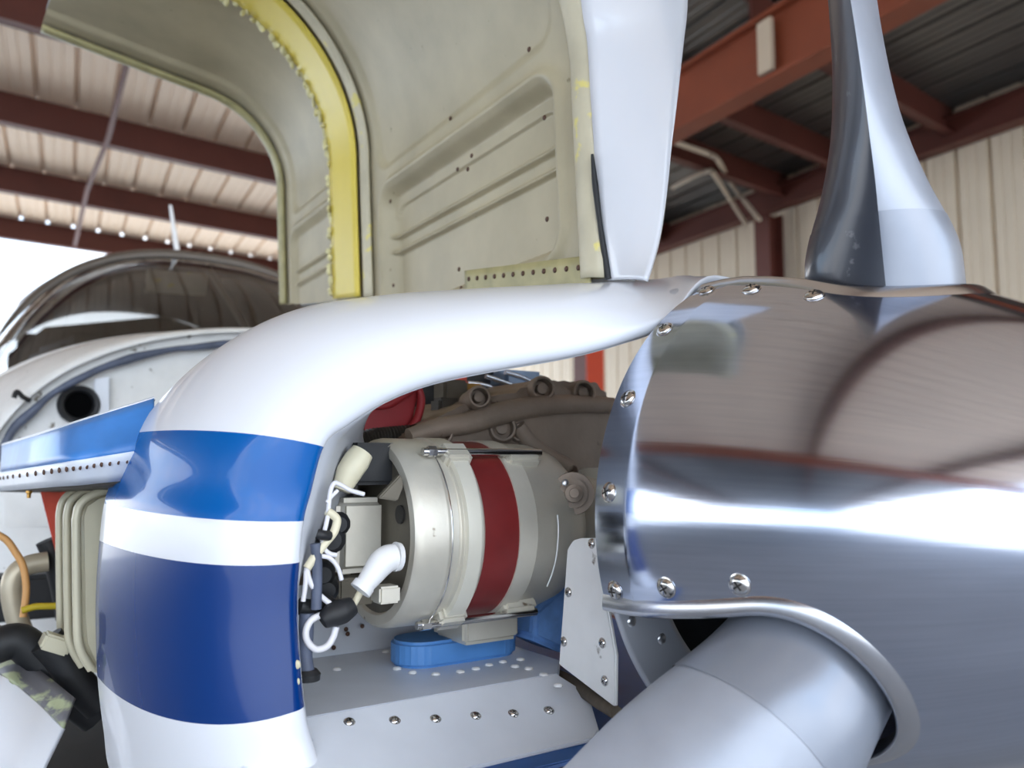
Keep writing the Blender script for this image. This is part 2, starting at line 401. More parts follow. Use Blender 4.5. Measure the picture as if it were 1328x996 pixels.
# ================================================================== PROPELLER
FB, TH0 = .11, radians(6.25)
def RS(f):
    if f < .03: return .19
    x = f - .03; return max(0, .19 - .13 * x - 1.1 * x * x)
FT = .03 + (-.13 + sqrt(.13 ** 2 + 4 * 1.1 * .19)) / 2.2
prop = thing('propeller', 'polished metal spinner with three grey propeller blades at the nose', 'propeller', A(.1, 0, -.19))
NR = .058                                                 # half width of a blade cut-out
def notch(f, th):                                         # signed distance outside the U-shaped cut-out, on the skin
    best = 9
    for k in range(3):
        d = (th - TH0 - k * 2 * pi / 3 + pi) % (2 * pi) - pi
        if abs(d) > 1.2: continue
        s = RS(f) * sin(d)
        q = abs(s) - NR if f < FB else hypot(s, f - FB) - NR
        best = min(best, q)
    return best
fs = [0, .001, .004, .01, .02, .028, .0295, .031, .034]
while fs[-1] < FT - .004: fs.append(fs[-1] + .0026)
fs += [FT - .0025, FT - .0012, FT - .0003]
NT = 640; verts = []; faces = []; skin = []
for i, f in enumerate(fs):
    for j in range(NT):
        th = 2 * pi * j / NT; R = RS(f); verts.append(A(f, R * sin(th), R * cos(th))); skin.append((f, th, 0))
for i in range(len(fs) - 1):
    for j in range(NT):
        fm = (fs[i] + fs[i + 1]) / 2; thm = 2 * pi * (j + .5) / NT
        if notch(fm, thm) > .004:
            k = (j + 1) % NT; faces.append((i * NT + j, (i + 1) * NT + j, (i + 1) * NT + k, i * NT + k))
spin = obj('spinner', verts, faces, 'polished', prop, True)
at = spin.data.attributes.new('skin', 'FLOAT_VECTOR', 'POINT')
at.data.foreach_set('vector', [c for s in skin for c in s])
# rolled lips round the three cut-outs
def skinpt(f, s, th0, dr):
    R = RS(f); d = math.asin(max(-1, min(1, s / R))); th = th0 + d; return A(f, (R + dr) * sin(th), (R + dr) * cos(th))
for k in range(3):
    th0 = TH0 + k * 2 * pi / 3; rows = []
    path = [(f, -1) for f in (.0, .02, .04, .06, .08, .10)] + [('a', a) for a in [-pi / 2 + pi * i / 40 for i in range(41)]] + [(f, 1) for f in (.10, .08, .06, .04, .02, 0)]
    for p in path:
        row = []
        for off, dr in ((.011, -.0006), (.0095, .0008), (.007, .0020), (.004, .0032), (.0015, .0036), (0, .0022), (-.0003, -.001), (.0005, -.009)):
            rr = NR + off
            if p[0] == 'a': f = FB + rr * cos(p[1]); s = rr * sin(p[1])
            else: f = p[0]; s = p[1] * rr
            row.append(skinpt(f, s, th0, dr))
        rows.append(row)
    grid('cutout_lip', rows, 'aluminium', spin)
# screws of the skin
def skin_screw(f, deg, rad=.0062):
    th = radians(deg); R = RS(f); e = .002; sl = (RS(f + e) - RS(f - e)) / (2 * e)
    n = AD(-sl, sin(th), cos(th)).normalized()
    put('screw', SCREW, A(f, R * sin(th), R * cos(th)), n, rad, spin, random.random() * 3)
for k in range(3):
    c = degrees = TH0 * 180 / pi + 120 * k
    for s in (-1, 1):
        for f, d in ((.0135, 22.3), (.058, 24.2), (.107, 25.6)): skin_screw(f, c + s * d)
    for d in (39, 58, 78): skin_screw(.0135, c + d)
# back plate: ring with clearance holes for the shanks
NB = 240; radii = [.05 + (.187 - .05) * i / 34 for i in range(35)]; verts = []; faces = []
for R in radii:
    for j in range(NB):
        th = 2 * pi * j / NB; verts.append(A(.002, R * sin(th), R * cos(th)))
def plate_hole(R, th):
    for k in range(3):
        d = th - TH0 - k * 2 * pi / 3; s = R * sin(d); c = R * cos(d)
        if c > 0 and hypot(s, max(0, c - .083)) < .06: return True
    return False
for i in range(len(radii) - 1):
    for j in range(NB):
        if not plate_hole((radii[i] + radii[i + 1]) / 2, 2 * pi * (j + .5) / NB):
            k = (j + 1) % NB; faces.append((i * NB + j, i * NB + k, (i + 1) * NB + k, (i + 1) * NB + j))
bpl = obj('backplate', verts, faces, 'aluminium_flat', prop, True)
md = bpl.modifiers.new('thickness', 'SOLIDIFY'); md.thickness = .002
for k in range(3):
    for d, R in ((-13, .176), (13, .176), (-4, .158), (24, .16)):
        th = TH0 + k * 2 * pi / 3 + radians(d)
        put('rivet', RIVET, A(.0035, R * sin(th), R * cos(th)), AD(1, 0, 0), .0042, bpl)
revolve('shade_disc', A(-.012, 0, 0), UF, [(0, .155), (.002, .155), (.002, .001)], 'black_rubber', prop, 48)  # added dark disc, stands for the shade seen through the back plate holes
revolve('hub', A(.0, 0, 0), UF, [(-.06, .05), (-.02, .05), (.0, .045), (.05, .05), (.06, .07), (.15, .07), (.165, .05), (.2, .045), (.2, .001)], 'alt_dark', prop, 32)
# blades: round shank growing out of the hub, flattening into an aerofoil section
def blade(k, label):
    th = TH0 + k * 2 * pi / 3
    ax = AD(0, sin(th), cos(th)); tg = AD(0, cos(th), -sin(th))        # along the blade, in the plane of rotation
    rows = []; ts = []
    st = [(.05, .046, .046, 33), (.10, .048, .048, 33), (.14, .050, .051, 33), (.165, .0505, .053, 33), (.185, .0495, .056, 33), (.205, .044, .060, 33), (.225, .0365, .064, 33), (.25, .0290, .068, 32.5), (.28, .0225, .071, 32), (.32, .0180, .074, 31), (.37, .0155, .077, 29), (.45, .0135, .080, 26), (.6, .011, .082, 21), (.8, .008, .078, 16), (.95, .005, .06, 13), (1.0, .002, .03, 12)]
    N = 56
    dense = cr([(s[0], s[1], s[2]) for s in st], 5); tw = cr([(s[0], s[3], 0) for s in st], 5)
    for s, q in zip(dense, tw):
        a = radians(q[1]); ch = tg * (-cos(a)) * -1 + UF * sin(a); nm = UF * cos(a) - tg * sin(a)
        # chord direction points towards starboard and forward
        flat = max(0, min(1, (s[0] - .17) / .12)); row = []
        for j in range(N):
            p = 2 * pi * j / N; cx, cy = cos(p), sin(p)
            e = 1.12 + .75 * flat                           # sharper edges once it is an aerofoil
            y = math.copysign(abs(cy) ** e, cy)
            row.append(A(FB, 0, 0) + ax * s[0] + ch * (s[2] * cx) + nm * (s[1] * y))
        rows.append(row)
    nr = len(rows); verts = [p for r in rows for p in r]; faces = []
    for i in range(nr - 1):
        for j in range(N):
            m = (j + 1) % N; faces.append((i * N + j, i * N + m, (i + 1) * N + m, (i + 1) * N + j))
    faces.append(tuple((nr - 1) * N + j for j in range(N)))
    o = obj('blade', verts, faces, 'blade_grey', prop, True, label, 50)
    o.data.materials.append(MATS['blade_black'])
    for i in range(nr - 1):
        if dense[i][0] > .12:
            for j in range(N // 2, N): o.data.polygons[i * N + j].material_index = 1
    sh_ = [False] * len(o.data.edges); key = {}
    for e in o.data.edges:
        a_, b_ = e.vertices
        if a_ % N == b_ % N and a_ % N in (0, N // 2) and dense[min(a_, b_) // N][0] > .12: sh_[e.index] = True
    at_ = o.data.attributes.get('sharp_edge') or o.data.attributes.new('sharp_edge', 'BOOLEAN', 'EDGE')
    at_.data.foreach_set('value', sh_)
    # boot glued round the root
    sub = []
    for s, r in zip(dense, rows):
        if .12 < s[0] < .208:
            c = A(FB, 0, 0) + ax * s[0]; sub.append([c + (p - c) * 1.012 for p in r])
    rb = grid('root_boot', sub, 'blade_boot', o, close=True); rb.data.materials.append(MATS['blade_black'])
    for p_ in rb.data.polygons:
        if p_.index % N >= N // 2: p_.material_index = 1
mat('blade_boot', (142, 148, 160), .3, .35, var=.06, vscale=30)
blade(0, 'grey propeller blade standing straight up')
blade(1, 'grey propeller blade pointing down towards the camera')
blade(2, None)

# ================================================================== AIRPLANE
plane = thing('airplane', 'white and blue single-engine airplane with its cowling open', 'airplane', A(-1.0, 0, -.6))

# ---- nose cowl
KEY = [  # lip (px, py, f)          rear edge (px, py, f)
    ((922, 368, -.013), (908, 362, -.055)),
    ((862, 423, -.013), (850, 362, -.11)),
    ((800, 447, -.02), (795, 366, -.135)),
    ((735, 464, -.03), (705, 375, -.15)),
    ((640, 481, -.045), (600, 380, -.16)),
    ((560, 498, -.06), (480, 387, -.18)),
    ((500, 521, -.07), (365, 408, -.20)),
    ((450, 552, -.08), (258, 470, -.225)),
    ((420, 578, -.085), (176, 558, -.245)),
    ((402, 640, -.09), (146, 622, -.26)),
    ((393, 675, -.09), (135, 653, -.265)),
    ((388, 727, -.09), (129, 700, -.27)),
    ((385, 800, -.09), (124, 780, -.275)),
    ((393, 910, -.085), (126, 873, -.275)),
    ((405, 962, -.082), (134, 945, -.27)),
    ((428, 1010, -.075), (146, 1010, -.265)),
    ((500, 1075, -.06), (200, 1110, -.26)),
]
Lk = [V(toA(onf(*k[0]))) for k in KEY]; Bk = [V(toA(onf(*k[1]))) for k in KEY]
Lk.insert(0, V((-.013, -.05, .168))); Bk.insert(0, V((-.10, -.06, .172)))
# beyond the picture: under the chin to the centre line
Lk += [V((-.05, .25, -.215)), V((-.04, .14, -.225)), V((-.035, .05, -.225)), V((-.035, -.03, -.225))]
Bk += [V((-.26, .33, -.34)), V((-.26, .2, -.37)), V((-.26, .08, -.375)), V((-.26, -.03, -.375))]
SUB = 8
Ls, Bs = cr(Lk, SUB), cr(Bk, SUB)
CEN = V((-.08, .19, -.02))
rows = []; inner = []; band = []
for i, (L, B) in enumerate(zip(Ls, Bs)):
    t = i / (len(Ls) - 1)
    o = L - CEN; o.x = 0
    if i < 7 * SUB: o = V((0, .15, 1)).lerp(o.normalized(), max(0, i - SUB) / (6 * SUB))
    q_ = i / SUB - 1
    if q_ > 7: o.normalize(); o.z *= 1 - .8 * min(1, (q_ - 7) / 1.5) * (1 if q_ < 14 else max(0, 1 - (q_ - 14) / 2))
    o.normalize()
    r0 = .010 if i > 3 * SUB else .004 + .006 * i / (3 * SUB)
    P0 = L + V((r0 * .9, 0, 0)) + o * r0; ln = (B - P0).length
    P1 = P0 + o * ((.30 if q_ > 4 else .12 + .045 * max(0, q_)) * ln) + V((.05 * ln, 0, 0)); P2 = B + V((.42 * ln, 0, 0)); row = []
    if q_ < 3:
        g_ = max(0, min(1, q_ / 3)); P1 = P0.lerp(B, .33).lerp(P1, g_); P2 = B.lerp(P0, .33).lerp(P2, g_)
    for k in range(7):                                    # rolled lip
        a = pi / 2 * k / 6; row.append(L + V((r0 * .9 * sin(a), 0, 0)) + o * (r0 * (1 - cos(a))))
    for k in range(1, 25):
        s = k / 24; q = 1 - s
        row.append(P0 * q ** 3 + P1 * (3 * q * q * s) + P2 * (3 * q * s * s) + B * s ** 3)
    rows.append([A(*p) for p in row]); band.append((t * (len(Lk) - 1) - 1) / 20)
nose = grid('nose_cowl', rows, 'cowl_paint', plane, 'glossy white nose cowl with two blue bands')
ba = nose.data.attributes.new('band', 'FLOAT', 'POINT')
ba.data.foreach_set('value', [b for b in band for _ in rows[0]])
# duct wall inside the inlet
dw = []
for i, L in enumerate(Ls):
    q = i / SUB - 1
    if q < 5: back = L + V((-.06, 0, .004))
    elif q < 14.1:
        kk = max(0, min(1, (12.2 - q) / 2)); back = L + V((-.12 * (.4 + .6 * kk), -.083 * kk, .0)); 
        if q < 8: back = (L + V((-.06, 0, .004))).lerp(back, (q - 5) / 3)
    else: continue
    dw.append([A(*L.lerp(back, k / 4)) for k in range(5)])
grid('duct_wall', dw, 'grey_duct', nose, thick=.0015)
# chips and small fasteners on the rear edge of the cowl
for px, py in ((139, 747), (139, 760), (133, 800), (133, 808), (131, 863), (178, 575)):
    p = onf(px, py, -.262); put('rivet', RIVET, p, AD(.3, 1, 0).normalized(), .0022, nose)
for px, py in ((384, 862), (383, 884)):
    p = onf(px, py, -.081); put('paint_chip', rivet_mesh('primer_light'), p, AD(.7, .7, 0), .003, nose)
# port half of the nose cowl, plain
pr = []
for r in rows[3 * SUB:15 * SUB]:
    pr.append([A(toA(p)[0], -toA(p)[1] + .02, toA(p)[2]) for p in r])
grid('nose_cowl', pr, 'white_paint', plane, 'far half of the nose cowl')

# ---- open cowl door standing on its hinge at the centre line
def hinge(f): k = (f + 1.034) / .934; return (.06 + .03 * k, .328 - .13 * k)
def door_pt(f, s, d=0.0):                                 # s: arc length from the hinge, d: towards the inside
    r0, h0 = hinge(f); k = (f + 1.034) / .934
    st = .205 - .035 * k; rho = .165 + .10 * max(0, min(1, k / .32)) ** 1.5; lean = .05
    if s < st: return A(f, r0 + lean * s + d, h0 + s)
    r0 += lean * st; a = (s - st) / rho
    if a < 1.42: return A(f, r0 + rho * (1 - cos(a)) + d * cos(a), h0 + st + (rho) * sin(a) - d * sin(a))
    e = (a - 1.42) * rho; a = 1.42
    return A(f, r0 + rho * (1 - cos(a)) + d * cos(a) + e * sin(a), h0 + st + rho * sin(a) - d * sin(a) + e * cos(a))
def sdrr(x, y, x0, x1, y0, y1, r):
    cx, cy = (x0 + x1) / 2, (y0 + y1) / 2; qx = abs(x - cx) - (x1 - x0) / 2 + r; qy = abs(y - cy) - (y1 - y0) / 2 + r
    return min(max(qx, qy), 0) + hypot(max(qx, 0), max(qy, 0)) - r
def sst(a, b, x): x = max(0, min(1, (x - a) / (b - a))); return x * x * (3 - 2 * x)
def relief(f, s):
    h = hinge(f)[1] + s; d = 0
    q = sdrr(f, h, -.575, -.165, .235, .408, .028)
    d += .007 * math.exp(-(q - .006) ** 2 / 4e-5) - .014 * (1 - sst(-.012, 0, q))
    if q < -.012:
        q2 = sdrr(f, h, -.562, -.176, .2, .385, .025); d -= .004 * (1 - sst(-.003, 0, q2))
        for hb in (.343, .322):
            hh = h - hb - .0 * f
            if f > -.565 and f < -.172: d += .0075 * math.exp(-max(0, hh) ** 2 / 1.6e-5) * (1 if hh > 0 else math.exp(-hh * hh / 4e-6))
    q = sdrr(f, h, -.60, -.15, .435, 1.2, .04); d -= .006 * (1 - sst(-.014, 0, q))
    q = sdrr(f, h, -.985, -.76, .2, .447, .025); d += .005 * math.exp(-(q - .004) ** 2 / 4e-5) - .007 * (1 - sst(-.012, 0, q))
    if q < -.012:
        for hb in (.375, .352):
            hh = h - hb; d += .0075 * math.exp(-max(0, hh) ** 2 / 1.6e-5) * (1 if hh > 0 else math.exp(-hh * hh / 4e-6))
    q = sdrr(f, h, -.985, -.76, .475, 1.3, .03); d -= .006 * (1 - sst(-.014, 0, q))
    return d
NF, SM = 230, .70
SS = [.25 * i / 300 for i in range(300)] + [.25 + .45 * i / 80 for i in range(81)]
rows = [[door_pt(-1.034 + .934 * i / NF, s, relief(-1.034 + .934 * i / NF, s)) for s in SS] for i in range(NF + 1)]
door = grid('cowl_door', rows, 'primer', plane, 'raised cowl door showing its tan primed inside')
rows = [[door_pt(-1.036 + .938 * i / 40, SM * j / 60, -.03) for j in range(61)] for i in range(41)]
grid('outer_skin', rows, 'white_paint', door)
def strip(name, f0, f1, d, m, par, s0=0, s1=SM, wob=0, n=80, th=.002, bulge=0):
    rows = []
    for j in range(n + 1):
        s = s0 + (s1 - s0) * j / n
        w0 = wob * noise.noise(V((s * 40, 3.1, f0))) if wob else 0
        rows.append([door_pt(f0 + w0 + (f1 - f0 - w0) * i / 6, s, d + bulge * (1 - ((i - 3) / 3) ** 2)) for i in range(7)])
    return grid(name, rows, m, par, thick=th)
strip('yellow_strip', -.742, -.640, .014, 'yellow', door, th=.004)
strip('rib_flange', -.640, -.612, .005, 'primer_light', door, th=.004, bulge=.004)
strip('rear_flange', -1.040, -1.012, .006, 'primer_green', door, th=.006, bulge=.003)
strip('front_flange', -.130, -.098, .006, 'primer_light', door, th=.003, bulge=.006)
# torn sealant along the yellow strip
bm = bmesh.new()
for i in range(64):
    s = SM * (i + random.random()) / 64
    p = door_pt(-.745 + random.uniform(-.004, .004), s, .016 + random.uniform(-.002, .003))
    r = bmesh.ops.create_icosphere(bm, subdivisions=2, radius=1)
    M = Matrix.Translation(p) @ Matrix.Rotation(random.random() * 3, 4, 'X') @ Matrix.Diagonal((random.uniform(.003, .006), random.uniform(.003, .006), random.uniform(.005, .012), 1))
    bmesh.ops.transform(bm, matrix=M, verts=r['verts'])
so_ = bmobj('sealant_bead', bm, 'sealant', door); so_['kind'] = 'stuff'
# hinge leaf with rivets along the bottom
rows = []
for i in range(31):
    f = -.34 + .225 * i / 30; rows.append([door_pt(f, s, .008) for s in (-.012, 0, .012, .02)])
hg = grid('hinge_leaf', rows, 'primer_green', door, thick=.002)
for i in range(12):
    f = -.33 + .20 * i / 11; put('rivet', RIVET_D, door_pt(f, .010, .0095), AD(0, 1, 0), .0026, hg)
for px, py in ((624, 205), (604, 222), (618, 222), (597, 157), (712, 72), (600, 350), (725, 158), (723, 287), (510, 262), (509, 370), (483, 119), (482, 188), (602, 374)):
    a_ = toA(onr(px, py, .078)); put('rivet', RIVET_D, door_pt(a_[0], max(0.0, a_[2] - hinge(a_[0])[1]), .0005), AD(0, 1, 0), .0026, door)
# white front lip of the door
Lp = [(750, -30), (756, 20), (762, 56), (767, 130), (772, 200), (776, 260), (783, 320), (790, 364)]
Rp = [(892, -30), (890, 20), (886, 56), (878, 130), (871, 190), (865, 250), (855, 310), (838, 364)]
lp = cr([toA(onf(x, y, -.1)) for x, y in Lp], 6); rp_ = cr([toA(onf(x, y, -.045)) for x, y in Rp], 6)
rows = []
for l, r in zip(lp, rp_):
    m = (l + r) / 2 + V((.012, .0, 0)); rows.append([A(*(l * (1 - t) ** 2 + m * (2 * t * (1 - t)) + r * t * t)) for t in [k / 10 for k in range(11)]])
grid('front_lip', rows, 'white_paint', door, 'smooth white front lip of the raised cowl door', thick=.004)
tube('edge_seal', [onf(x, y, -.097) for x, y in ((768, 200), (772, 240), (778, 290), (785, 335), (789, 362))], [.0012, .0028, .0022, .003, .0034], 'black_rubber', door, 8)

# ---- firewall, deck, seal
def sec(w_, top, h0, ang, n=2.4):
    c, s = cos(ang), sin(ang)
    return (math.copysign(abs(c) ** (2 / n), c) * w_, h0 + (top - h0) * abs(s) ** (2 / n))
ANG = [pi * i / 60 for i in range(61)]
arc = [A(-1.06, *sec(.528, .282, -.05, a)) for a in ANG]
cen = [A(-1.06, *(lambda q: (q[0], -.55))(sec(.515, .262, -.05, a))) for a in ANG]
fw = grid('firewall', [arc, cen], 'white_dirty', plane, 'white firewall behind the engine', thick=.004)
rows = []
for f, w_, top, h0 in ((-1.045, .522, .278, -.05), (-1.07, .535, .287, -.05), (-1.12, .55, .292, -.05), (-1.22, .575, .302, -.05), (-1.32, .60, .312, -.05)):
    rows.append([A(f, *sec(w_, top, h0, a)) for a in ANG])
deck = grid('deck_skin', rows, 'white_dirty', plane, 'weathered white skin in front of the windshield', thick=.003)
sp = []
for i in range(4, 57):
    a = ANG[i]; wob = .004 * noise.noise(V((i * .45, 0, 0))); q = sec(.508 + wob, .256 + wob, -.05, a); sp.append(A(-1.045 + .004 * noise.noise(V((i * .3, 5, 0))), *q))
tube('rubber_seal', sp, lambda t: .0062 + .003 * noise.noise(V((t * 16, 2, 0))), 'seal_rubber', fw, 10, 2)
dc = onf(102, 525, -1.05)
revolve('duct_opening', dc, UF, [(-.02, .0), (-.019, .018), (.004, .020), (.010, .023), (.012, .027), (.006, .031), (-.006, .031)], 'black_rubber', fw, 40, 'black rubber ring round a dark hole in the firewall')
revolve('hole', dc + UF * .003, UF, [(-.001, .0195), (0, .0195), (0, .001)], 'hole_shade', fw, 32)  # black disc put in for the shade inside the opening
slab('access_plate', [onf(x, y, -1.052) for x, y in ((122, 492), (141, 489), (141, 545), (122, 550))], AD(.006, 0, 0), 'white_sheet', fw, .001)
tube('bracket', [onf(x, y, -1.03) for x, y in ((18, 516), (22, 508), (30, 515), (40, 520))], .004, 'black_rubber', fw, 6)

# ---- blue side sill between nose cowl and firewall
top = [onr(4, 577, .5), onr(60, 561, .49), onr(130, 539, .462), onr(200, 517, .425)]
mid = [onr(2, 612, .503), onr(60, 603, .493), onr(130, 592, .465), onr(200, 581, .43)]
bot = [onr(0, 637, .5), onr(60, 632, .49), onr(130, 625, .462), onr(200, 618, .425)]
N_ = 12; T_, M_, B_ = cr(top, N_), cr(mid, N_), cr(bot, N_)
mat('sill_blue', (60, 124, 196), .4, var=.16, vscale=30, coat=.15)
sill = grid('side_sill', [[t.lerp(m, k / 5) for t, m in zip(T_, M_)] for k in range(6)], 'sill_blue', plane, 'blue painted sill beside the engine', thick=.003)
grid('rivet_strip', [[t.lerp(m, k / 3) for t, m in zip(M_, B_)] for k in range(4)], 'white_sheet', sill, thick=.003)
inn = [b + AD(0, -.05, -.002) for b in B_]
grid('underside', [B_, inn], 'hose_grey', sill, thick=.002)
for i in range(22):
    q = i / 21 * (len(M_) - 1) * .93 + 1; k = int(q); p = M_[k].lerp(B_[k], .32); p2 = M_[min(k + 1, len(M_) - 1)].lerp(B_[min(k + 1, len(M_) - 1)], .32)
    put('rivet', RIVET_D, p.lerp(p2, q - k) + AD(.0004, .0022, 0), AD(.15, 1, 0).normalized(), .0022, sill)
tube('top_edge', [p for p in T_], .002, 'white_sheet', sill, 6, 1)
for px, rr in ((38, .488), (108, .452)): revolve('bolt', onr(px, 634, rr), V((0, 0, -1)), [(-.004, .003), (.004, .003), (.005, .002), (.009, .0018)], 'brass', sill, 10)

# ---- windshield and cabin
WA = [radians(26 + 128 * i / 48) for i in range(49)]
def warc(f, w_, top, h0): return [V((f, *sec(w_, top, h0, a))) for a in WA]
w0 = warc(-1.31, .60, .305, -.05); w1 = warc(-1.9, .50, .602, .08); rows = []
for k in range(15):
    t = k / 14; b_ = .10 * t * (1 - t); rows.append([A(*(p * (1 - t) + q * t + V((b_ * .6, 0, b_)))) for p, q in zip(w0, w1)])
ws = grid('windshield', rows, 'glass', plane, 'curved clear windshield with a dark frame')
tube('windshield_frame', [A(*p) for p in w1], .016, 'frame_dark', ws, 8, 1)
tube('windshield_frame', [A(*p) for p in w0], .008, 'white_dirty', ws, 8, 1)
for idx in (0, -1): tube('windshield_frame', [r[idx] for r in rows], .014, 'frame_dark', ws, 8, 1)
roofr = []
for f, w_, top, h0 in ((-1.9, .50, .602, .08), (-2.1, .52, .63, .08), (-2.6, .54, .64, .08), (-3.3, .5, .58, .05)):
    roofr.append([A(f, *sec(w_, top, h0, radians(38 + 104 * i / 40))) for i in range(41)])
grid('cabin_roof', roofr, 'white_paint', plane, 'white cabin roof behind the windshield', thick=.02)
lo = []
for f, w_, h0 in ((-1.32, .60, -.05), (-1.9, .62, -.02), (-2.6, .62, -.02), (-3.3, .58, -.02)):
    lo.append([A(f, w_ * c, h) for c, h in ((1, .16), (1.02, .0), (1, -.2), (.9, -.4), (.6, -.55), (0, -.6), (-.6, -.55), (-.9, -.4), (-1, -.2), (-1.02, 0), (-1, .16))])
grid('fuselage_side', lo, 'white_paint', plane, thick=.006)
ins = slab('glare_shield', [A(-1.38, .38, .24), A(-1.72, .42, .25), A(-1.72, -.42, .25), A(-1.38, -.38, .24)], V((0, 0, .05)), 'cockpit_dark', plane, .02)
for r0 in (.24, -.24):
    st_ = slab('seat_back', [A(-2.35, r0 + .19, .0), A(-2.45, r0 + .18, .40), A(-2.47, r0 + .12, .46), A(-2.47, r0 - .12, .46), A(-2.45, r0 - .18, .40), A(-2.35, r0 - .19, .0)], AD(-.1, 0, 0), 'cockpit_dark', plane, .03)
slab('cabin_rear', [A(-2.9, .30, -.1), A(-2.9, .30, .52), A(-2.9, -.1, .6), A(-2.9, -.4, .52), A(-2.9, -.55, -.1)], AD(-.03, 0, 0), 'cockpit_dark', plane, .0)
grid('headliner', [[A(f, *sec(w_ - .03, top - .03, h0, radians(44 + 106 * i / 40))) for i in range(41)] for f, w_, top, h0 in ((-1.95, .50, .602, .08), (-2.3, .53, .63, .08), (-2.89, .54, .63, .08))], 'cockpit_dark', plane, thick=.004)
slab('cabin_side', [A(-1.6, -.52, -.1), A(-1.6, -.52, .24), A(-1.95, -.47, .42), A(-2.9, -.47, .42), A(-2.9, -.52, -.1)], AD(0, -.02, 0), 'cockpit_dark', plane, 0)
slab('sun_visor', [A(-1.95, .14, .50), A(-1.93, .14, .56), A(-1.93, -.02, .57), A(-1.95, -.02, .51)], AD(-.01, 0, 0), 'primer_light', plane, .003)
tube('center_post', [A(-1.40, 0, .30), A(-1.88, 0, .585)], .008, 'frame_dark', plane, 8, 1)
tube('antenna', [onf(231, 333, -2.0), onf(226, 300, -2.0), onf(221, 266, -2.0)], [.008, .0065, .004], 'white_plastic', plane, 10, label='short white antenna on the cabin roof')

# ---- floor of the air inlet with its front lip
HS = -.13
def shelf(name, pts, m, ext, label=None): return slab(name, [A(*p) for p in pts], ext, m, plane, .0012, 2, label)
sh = shelf('inlet_floor', [(-.11, .40, HS), (-.11, .138, HS), (-.145, .11, HS), (-.31, .11, HS), (-.31, .40, HS)], 'white_sheet', V((0, 0, -.004)), 'white riveted floor plate inside the inlet')
lipf = slab('floor_lip', [A(-.108, .40, HS + .0008), A(-.108, .142, HS + .0008), A(-.085, .128, HS - .012), A(-.052, .145, HS - .028), A(-.046, .155, HS - .031), A(-.046, .40, HS - .031)], V((0, 0, -.003)), 'white_sheet', sh, .001)
for px, py in ((453, 936), (512, 934), (565, 932), (617, 928), (666, 925), (712, 921)):
    D = ray(px, py); n = AD(.48, 0, 1).normalized(); p0 = A(-.075, .2, HS - .0155)
    p = CAM + D * ((p0 - CAM).dot(n) / D.dot(n)); put('screw', SCREW, p, n, .0036, sh, random.random() * 3)
for px, py in ((437, 868), (500, 845), (515, 867), (535, 872), (565, 874), (597, 871), (617, 867), (634, 862), (652, 858), (675, 855), (668, 864), (686, 867), (705, 875), (724, 889)):
    put('rivet', RIVET_W, onh(px, py, HS + .0005), V((0, 0, 1)), .0036, sh)
slab('rear_panel', [A(-.27, .40, HS), A(-.27, .10, HS), A(-.29, .10, HS + .06), A(-.29, .40, HS + .06)], AD(-.003, 0, 0), 'white_sheet', sh, .0008)
for px, py in ((451, 822), (470, 812), (433, 840), (449, 816)): put('rivet', RIVET_D, onf(px, py, -.268), AD(1, 0, .2), .002, sh)
slab('chin_floor', [A(-.03, .40, HS - .034), A(-.03, -.1, HS - .036), A(-.36, -.1, HS - .008), A(-.36, .40, HS - .008)], V((0, 0, -.004)), 'blue_floor', sh, .001)
tube('sealing_strip', [onh(x, y, HS - .010) for x, y in ((690, 868), (715, 873), (745, 888), (775, 908), (800, 925))], [.004, .005, .006, .006, .005], 'grime', sh, 8)
def stadium(c, half, rad, n=14):
    out = []
    for k in range(n + 1):
        a = -pi / 2 + pi * k / n; out.append((c[0] + rad * sin(a), c[1] + half + rad * cos(a)))
    for k in range(n + 1):
        a = pi / 2 + pi * k / n; out.append((c[0] + rad * sin(a), c[1] - half + rad * cos(a)))
    return out

# ---- white side plate beside the spinner
pl = [(724, 862), (735, 712), (742, 701), (752, 698), (775, 698), (782, 760), (792, 815), (798, 850), (797, 918)]
spl = slab('side_plate', [onr(x, y, .15) for x, y in pl], AD(0, -.004, 0), 'white_dirty', plane, .0012, 2, 'white screwed plate between inlet and spinner')
for px, py in ((737, 768), (731, 832), (781, 834), (784, 883), (767, 705)): put('screw', SCREW, onr(px, py, .1505), AD(0, 1, 0), .0034, spl, random.random() * 3)

# ---- lower cowl flap with its bare edge, bottom left
e0 = [onr(0, 838, .50), onr(22, 852, .492), onr(40, 862, .482), onr(70, 884, .467), onr(97, 905, .455)]
e1 = [onr(-12, 868, .512), onr(10, 880, .502), onr(27, 893, .492), onr(56, 918, .477), onr(82, 945, .465)]
lc = grid('lower_cowl', [e1, [p + AD(.0, .035, -.08) for p in e1], [p + AD(.0, .04, -.2) for p in e1], [p + AD(0, -.02, -.35) for p in e1]], 'white_paint', plane, 'white lower cowl panel with a bare green edge', thick=.004)
mat('edge_primer', (176, 184, 150), .6, var=.3, vscale=30, spots=(28, .52, (112, 112, 118)))
grid('bare_flange', [[p.lerp(q, k / 3) for p, q in zip(cr(e0, 5), cr(e1, 5))] for k in range(4)], 'edge_primer', lc, thick=.003)

